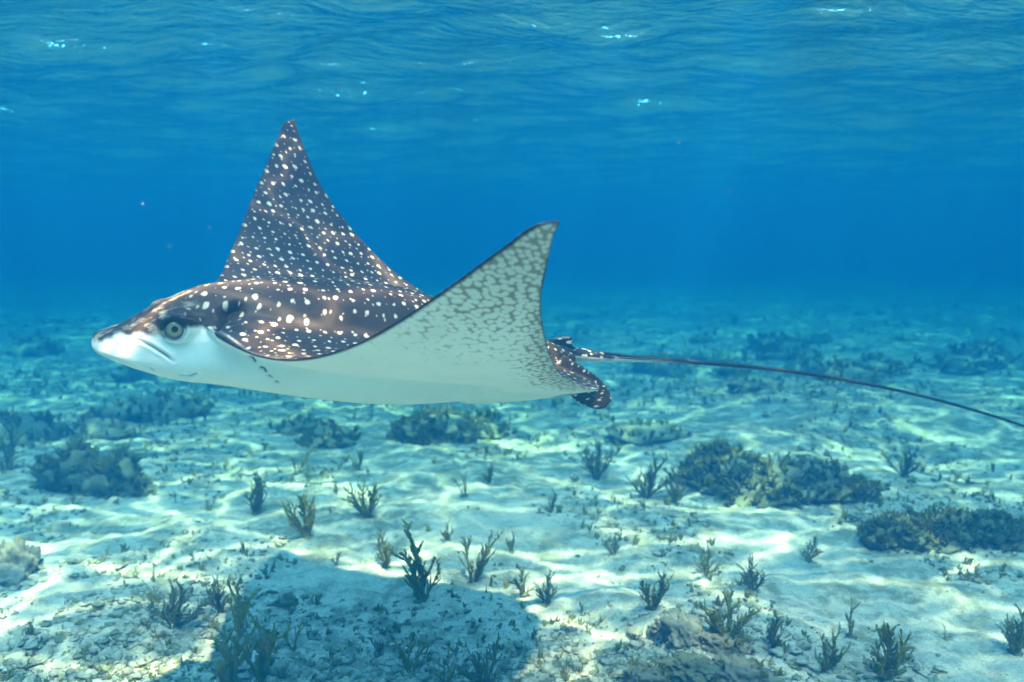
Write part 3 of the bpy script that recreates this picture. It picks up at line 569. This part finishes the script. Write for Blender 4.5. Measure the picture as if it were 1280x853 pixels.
PL = [
 (292, 858, 100, 'branch', 'olive', 4, 1.1, "big olive branching seaweed at the bottom left, long arms spread in the ray's shadow", SW),
 (326, 850, 82, 'branch', 'olive', 4, .35, "upright brown olive seaweed pressed against the spreading clump at the bottom left", SW),
 (366, 812, 46, 'thin', 'olive', 3, .5, "thin leaning sprig just right of the big bottom left seaweed, in the ray's shadow", SW),
 (276, 768, 42, 'bush', 'dark', 4, .5, "small dark bushy sprig inside the ray's shadow behind the big bottom left seaweed", SW),
 (216, 784, 58, 'bush', 'dark', 6, .7, "ragged dark green bush on the left rim of the ray's shadow", SW),
 (194, 758, 30, 'thin', 'olive', 4, .9, "low olive sprigs beside the ragged bush at the left rim of the shadow", SW),
 (334, 722, 22, 'bush', 'dark', 3, .6, "tiny dark tuft in front of the small olive bush behind the shadow", SM),
 (384, 672, 56, 'bush', 'olive', 7, .45, "dense olive bush standing alone on bright sand under the ray's wing root", SM),
 (321, 642, 50, 'branch', 'dark', 6, .6, "blue green tuft with pointed fingers left of the dense olive bush", SM),
 (460, 647, 44, 'bush', 'olive', 8, .8, "wide fan shaped green bush under the middle of the ray's belly", SM),
 (525, 748, 92, 'branch', 'olive', 4, .45, "tallest forked seaweed at the centre, on the upper rim of the ray's shadow", SW),
 (483, 708, 46, 'branch', 'dark', 5, .5, "short forked seaweed just left of the tallest central one", SW),
 (592, 728, 66, 'branch', 'dark', 5, .5, "forked green seaweed right of the tallest central one, with two high fingers", SW),
 (682, 754, 40, 'branch', 'dark', 5, .8, "low spreading seaweed on bright sand right of the ray's shadow", SW),
 (655, 742, 32, 'bush', 'dark', 4, .8, "low dark tangle touching the spreading seaweed right of the shadow", SW),
 (512, 842, 62, 'thin', 'olive', 5, .35, "upright olive stems in the middle of the shadow near the bottom edge", SW),
 (556, 856, 52, 'thin', 'olive', 5, .5, "olive stems with split tips at the bottom edge, second from the shadow's right end", SW),
 (604, 858, 62, 'bush', 'dark', 6, .7, "dark feathery seaweed at the bottom edge, by the shadow's right end", SW),
 (709, 856, 34, 'branch', 'olive', 3, .3, "little green finger seaweed alone at the bottom edge right of the shadow", SW),
 (472, 815, 26, 'thin', 'dark', 3, .7, "tiny twiggy sprig in the shadow left of the upright olive stems", SW),
 (735, 792, 24, 'thin', 'dark', 3, .6, "tiny dark twig on bare bright sand right of the shadow's corner", SW),
 (816, 762, 54, 'branch', 'dark', 6, .55, "dark blunt fingered seaweed left of the pale rubble heap", SW),
 (884, 718, 34, 'bush', 'dark', 5, .6, "small green tuft behind the pale rubble heap", SM),
 (941, 738, 36, 'bush', 'dark', 6, .8, "wide low tuft behind and right of the pale rubble heap", SM),
 (906, 806, 62, 'branch', 'olive', 9, .8, "dense olive fingers growing out of the pale rubble heap", SW),
 (967, 812, 46, 'branch', 'dark', 4, .4, "dark forked seaweed just right of the pale rubble heap", SW),
 (1034, 838, 46, 'bush', 'olive', 6, .7, "low olive bush between the rubble heap and the stout forked seaweed", SW),
 (1063, 796, 52, 'thin', 'olive', 3, .25, "single thin upright seaweed behind the stout forked one at right", SW),
 (1106, 850, 72, 'branch', 'olive', 10, .85, "stout yellow olive seaweed with many forked fingers at the bottom right", SW),
 (1268, 816, 60, 'branch', 'olive', 7, .5, "olive seaweed cut by the right edge of the frame", SW),
 (8, 590, 84, 'thin', 'dark', 6, .35, "tall hazy seaweed at the far left edge above the pale coral head", SM),
 (580, 620, 32, 'thin', 'dark', 4, .5, "short faint blades under the ray between the central bushes", SM),
 (612, 604, 26, 'bush', 'dark', 4, .7, "faint tuft just right of the short blades under the ray", SM),
 (746, 598, 46, 'bush', 'dark', 7, .6, "round blue green bush below the ray's pelvic fin", SM),
 (808, 622, 48, 'bush', 'dark', 8, .7, "left one of two touching bushes at the foot of the big weedy mound", SM),
 (846, 628, 42, 'branch', 'dark', 7, .6, "right one of two touching bushes at the foot of the big weedy mound", SM),
 (688, 640, 26, 'bush', 'dark', 5, .9, "low dark patch of weed midway between the central seaweed and the round bush", SM),
 (448, 588, 26, 'bush', 'dark', 5, .8, "faint low bush beneath the ray's belly behind the fan shaped bush", SM),
 (372, 592, 28, 'bush', 'dark', 5, .8, "faint tuft behind the blue green pointed tuft", SM),
 (560, 676, 22, 'bush', 'dark', 4, .8, "low tuft behind the forked seaweeds at the centre", SM),
 (640, 690, 22, 'bush', 'dark', 4, .8, "low tuft right of the two high fingered seaweed", SM),
 (768, 694, 24, 'bush', 'dark', 4, .7, "low green tuft alone on sand behind the blunt fingered seaweed", SM),
 (1010, 700, 26, 'bush', 'dark', 5, .8, "flat tuft on sand between the wide low tuft and the long weed bank", SM),
 (1130, 596, 34, 'bush', 'dark', 6, .6, "dark bush right of the big weedy mound", SM),
 (1215, 726, 20, 'bush', 'dark', 4, .8, "small tuft on smooth sand below the long weed bank at right", SM),
 (128, 704, 18, 'bush', 'olive', 4, .9, "tiny olive tuft on bright sand left of the ragged bush", SM),
 (170, 724, 20, 'thin', 'olive', 5, .9, "low olive sprigs on bright sand at left, above the shadow's rim", SM),
 (262, 640, 18, 'bush', 'dark', 4, .9, "tiny dark tuft between the twin mossy rocks and the pointed tuft", SM),
 (420, 706, 16, 'bush', 'dark', 3, .9, "tiny tuft at the upper rim of the ray's shadow", SM),
 (1180, 800, 18, 'thin', 'olive', 3, .8, "tiny olive sprig right of the stout forked seaweed", SW),
 (790, 838, 30, 'thin', 'olive', 5, .8, "short olive sprigs at the foot of the rubble, by the bottom edge", SW),
 (160, 800, 14, 'thin', 'olive', 3, .9, "tiny sprig on the bright sand left of the shadow", SW),
]
for a in PL: plant(*a[:8], group=a[8])

def tuft(k, n_=5):
    Vl, Fl = [], []
    for i in range(n_):
        a = rng.random() * 6.28; t = rng.random() * .9; L = .5 + .5 * rng.random(); d = np.array([math.cos(a) * math.sin(t), math.sin(a) * math.sin(t), math.cos(t)])
        pts = [d * L * s_ + rng.normal(size=3) * .05 for s_ in (0, .35, .7, 1)]; add_tube(Vl, Fl, pts, [.08, .12, .11, .03], 4)
    return np.concatenate(Vl), np.concatenate(Fl)
TUFTS = [tuft(k, 7) for k in range(8)]
def rock(px, py, wpx, hpx, label, name, mt, seed, nub=.3, algae=0, tone='dark', cat="rock", group=None, sub=4, wy=.8, kk='bush'):
    p = pix(px, py); W = wpx * p[1] / F / 2; H = hpx * p[1] / F; r = random.Random(seed)
    o = link(bpy.data.objects.new(name, lump_mesh(name, seed, sub, .5, 1., mt, nub * 1.3))); o.scale = (W, W * wy, H * .55); yy = p[1] + W * wy * .6
    o.location = (p[0], yy, float(ground(p[0], yy)) + H * .10); tag(o, label, cat, group)
    if algae:                                     # short weed growing all over it, too dense to count
        me = o.data; vs = [v for v in me.vertices if v.normal.z > -.1]; Vl, Fl, b = [], [], 0
        for i in range(algae * 5 if hpx > 20 else algae * 3):
            v = r.choice(vs); c, q = TUFTS[i % len(TUFTS)]; s_ = H * r.uniform(.16, .42); n_ = Vector(v.normal) + Vector((0, 0, .9)); Rm = np.array(n_.to_track_quat('Z', 'Y').to_matrix() @ Matrix.Rotation(r.uniform(0, 6.3), 3, 'Z'))
            Vl.append((c * s_) @ Rm.T + np.array([v.co.x * W, v.co.y * W * wy, v.co.z * H * .55])); Fl.append(q + b); b += len(c)
        t = mesh_np("weed_cover", np.concatenate(Vl) / np.array([W, W * wy, H * .55]), np.concatenate(Fl), M_DARK if tone == 'dark' else M_OLIVE, o); tag(t, kind='stuff')
    return o
RG = "weedy rocks and mounds on the seabed"
rock(82, 612, 62, 56, "left one of the twin mossy rocks on hazy sand below the ray's snout", "mossy_rock", M_MOSS, 11, .35, 26, group=RG)
rock(132, 616, 70, 52, "right one of the twin mossy rocks on hazy sand below the ray's snout", "mossy_rock", M_MOSS, 12, .35, 30, group=RG)
rock(106, 618, 36, 26, "small pale lump lying in front of the twin mossy rocks", "reef_rock", M_ROCK, 13, .35, 0, group=RG)
rock(14, 722, 58, 54, "knobbly pale coral head cut by the left edge of the frame", "brain_coral", M_ROCK, 14, .55, 0, cat="coral", sub=5)
rock(-6, 735, 46, 36, "whitish coral lump leaning on the knobbly coral head at the left edge", "brain_coral", M_PALE, 15, .55, 0, cat="coral", sub=5)
rock(360, 757, 26, 17, "small dark stone lying in the ray's shadow", "dark_stone", M_MOSS, 16, .2, 0)
rock(862, 806, 60, 44, "pale knobbly coral rubble heap with olive fingers growing behind it", "rubble_heap", M_PALE, 17, .6, 0, cat="coral", sub=5)
rock(842, 792, 40, 30, "cream coral lump at the left end of the pale rubble heap", "coral_lump", M_PALE, 18, .6, 0, cat="coral", sub=5)
rock(905, 816, 56, 26, "low brown lump at the right end of the pale rubble heap", "coral_lump", M_ROCK, 19, .5, 8, tone='olive', cat="coral", sub=5)
rock(872, 856, 70, 30, "dark grey encrusted rock at the bottom edge below the rubble heap", "encrusted_rock", M_MOSS, 20, .6, 0, sub=5)
rock(925, 862, 80, 34, "brown rubble rock at the bottom edge, right of the dark encrusted one", "encrusted_rock", M_ROCK, 21, .6, 6, tone='olive', sub=5)
rock(812, 860, 52, 24, "weedy brown rock at the bottom edge, left of the dark encrusted one", "encrusted_rock", M_ROCK, 22, .6, 10, tone='olive', sub=5)
for i, (x, y, w_, h, q) in enumerate([(905, 606, 90, 46, "left end"), (960, 622, 110, 50, "tall middle"), (1030, 626, 90, 40, "right middle"), (1075, 622, 50, 26, "low right end")]):
    rock(x, y, w_, h, f"{q} of the big weedy mound beneath the ray's tail", "weedy_mound", M_MOSS, 30 + i, .4, 46, group=RG)
for i, (x, w_, h, q) in enumerate([(1125, 70, 38, "left third"), (1185, 80, 40, "middle third"), (1250, 80, 34, "right third")]):
    rock(x, 682, w_, h, f"{q} of the long dark weed bank at the right edge", "weedy_mound", M_MOSS, 36 + i, .4, 44, group=RG)
rock(545, 552, 90, 40, "dark weedy mound showing under the ray's belly", "weedy_mound", M_MOSS, 40, .4, 40, group=RG)
rock(600, 548, 60, 30, "low weedy mound right beside the dark one under the belly", "weedy_mound", M_MOSS, 41, .4, 24, group=RG)
rock(410, 556, 60, 26, "weedy mound under the front of the ray's belly", "weedy_mound", M_MOSS, 42, .4, 24, group=RG)
rf = random.Random(5)
for i in range(64):
    y = 428 + 130 * rf.random() ** 1.1; x = rf.uniform(-30, 1310)
    if y > 500 and (380 < x < 640 or x > 860): continue
    w_ = rf.uniform(26, 80) * (.5 + (y - 400) / 160); 
    rock(x, y, w_, w_ * rf.uniform(.3, .5), "blurred blue green weedy mound, one of many fading into the distance", "distant_mound", M_MOSS, 60 + i, .4, 14, group="weedy mounds fading into the distance", sub=3)

# loose rubble and low turf: too many to count
def scatter(name, n_, mt, size, yr, dens, src_, flatten=True, up=0., spots_=None):
    Vl, Fl, b = [], [], 0; k = 0
    while k < n_:
        y = yr[0] + (yr[1] - yr[0]) * rng.random() ** 1.7; x = (rng.random() * 2 - 1) * (y * .72 + .15)
        if spots_: cx, cy_, rx, ry = spots_[rng.integers(len(spots_))]; x = cx + rng.normal() * rx; y = cy_ + rng.normal() * ry
        if fbm(x * 1.7, y * 1.7, 91, 3) + .5 * float(fbm(x * 6, y * 6, 95, 2)) < dens + .35 * (rng.random() - .5): k += .02; continue
        k += 1; c, q = src_[rng.integers(len(src_))]; s_ = size[0] + (size[1] - size[0]) * rng.random() ** 2.5; s_ *= 1 + .2 * max(0, y - 2.5)
        a = rng.random() * 6.28; ca, sa = math.cos(a), math.sin(a); Rm = np.array([[ca, -sa, 0], [sa, ca, 0], [0, 0, 1]])
        if up: tl = rng.normal() * up; Rm = Rm @ np.array([[1, 0, 0], [0, math.cos(tl), -math.sin(tl)], [0, math.sin(tl), math.cos(tl)]])
        sc_ = np.array([1, rng.uniform(.5, 1), rng.uniform(.4, .8) if flatten else rng.uniform(.7, 1.3)]) * s_
        Vl.append((c * sc_) @ Rm.T + np.array([x, y, float(ground(x, y)) + (0 if not flatten else s_ * .12)])); Fl.append(q + b); b += len(c)
    me = bpy.data.meshes.new(name); V = np.concatenate(Vl); Fc = np.concatenate(Fl)
    o = mesh_np(name, V, Fc, mt); tag(o, kind='stuff'); return o
def npmesh(me):
    c = np.zeros(len(me.vertices) * 3, np.float32); me.vertices.foreach_get("co", c); k = len(me.polygons[0].vertices)
    q = np.zeros(len(me.polygons) * k, np.int32); me.polygons.foreach_get("vertices", q); return c.reshape(-1, 3), q.reshape(-1, k)
bits = [npmesh(lump_mesh("bit", 200 + k, 1, 1.3, .6, M_ROCK)) for k in range(6)]
scatter("coral_rubble", 5200, M_ROCK, (.003, .017), (1.7, 7.5), .02, bits)
chunks = [npmesh(lump_mesh("bit", 220 + k, 2, 1.1, .8, M_PALE, .5)) for k in range(5)]
HEAP = [(*pix(870, 815)[:2], .28, .12), (*pix(940, 835)[:2], .3, .10), (*pix(800, 845)[:2], .2, .08), (*pix(700, 850)[:2], .25, .08), (*pix(1010, 850)[:2], .3, .1), (*pix(210, 770)[:2], .16, .14), (*pix(60, 830)[:2], .3, .12), (*pix(20, 730)[:2], .15, .12), (*pix(420, 850)[:2], .4, .07)]
scatter("pale_rubble", 2600, M_PALE, (.004, .022), (1.7, 6), -.3, chunks, True, 0, HEAP)
scatter("brown_rubble", 1500, M_MOSS, (.004, .018), (1.7, 6), -.3, chunks, True, 0, HEAP)
scatter("dark_debris", 5200, M_MOSS, (.003, .014), (1.7, 8.5), -.02, bits)
tf = [tuft(k) for k in range(8)]
scatter("seaweed_turf", 2600, M_OLIVE, (.007, .032), (1.7, 8.5), .03, tf, False, .2)
scatter("dark_turf", 5200, M_DARK, (.008, .042), (1.9, 14), -.02, tf, False, .2)

sp = [npmesh(lump_mesh("speck", 300 + k, 1, .6, .8, M_PALE)) for k in range(2)]; Vl, Fl, b = [], [], 0
for i in range(110):                                   # suspended specks in the water
    y = .7 + 6 * rng.random(); x = (rng.random() * 2 - 1) * y * .7; z = 1 + (rng.random() - .45) * y * .7
    if not (GZ + .1 < z < SURF - .15) or abs(x + .1) < .9 and 1.2 < y < 2.9 and .55 < z < 1.5: continue
    c, q = sp[i % 2]; Vl.append(c * rng.uniform(.0004, .0010) + np.array([x, y, z])); Fl.append(q + b); b += len(c)
tag(mesh_np("drifting_specks", np.concatenate(Vl), np.concatenate(Fl), M_PALE), kind='stuff')
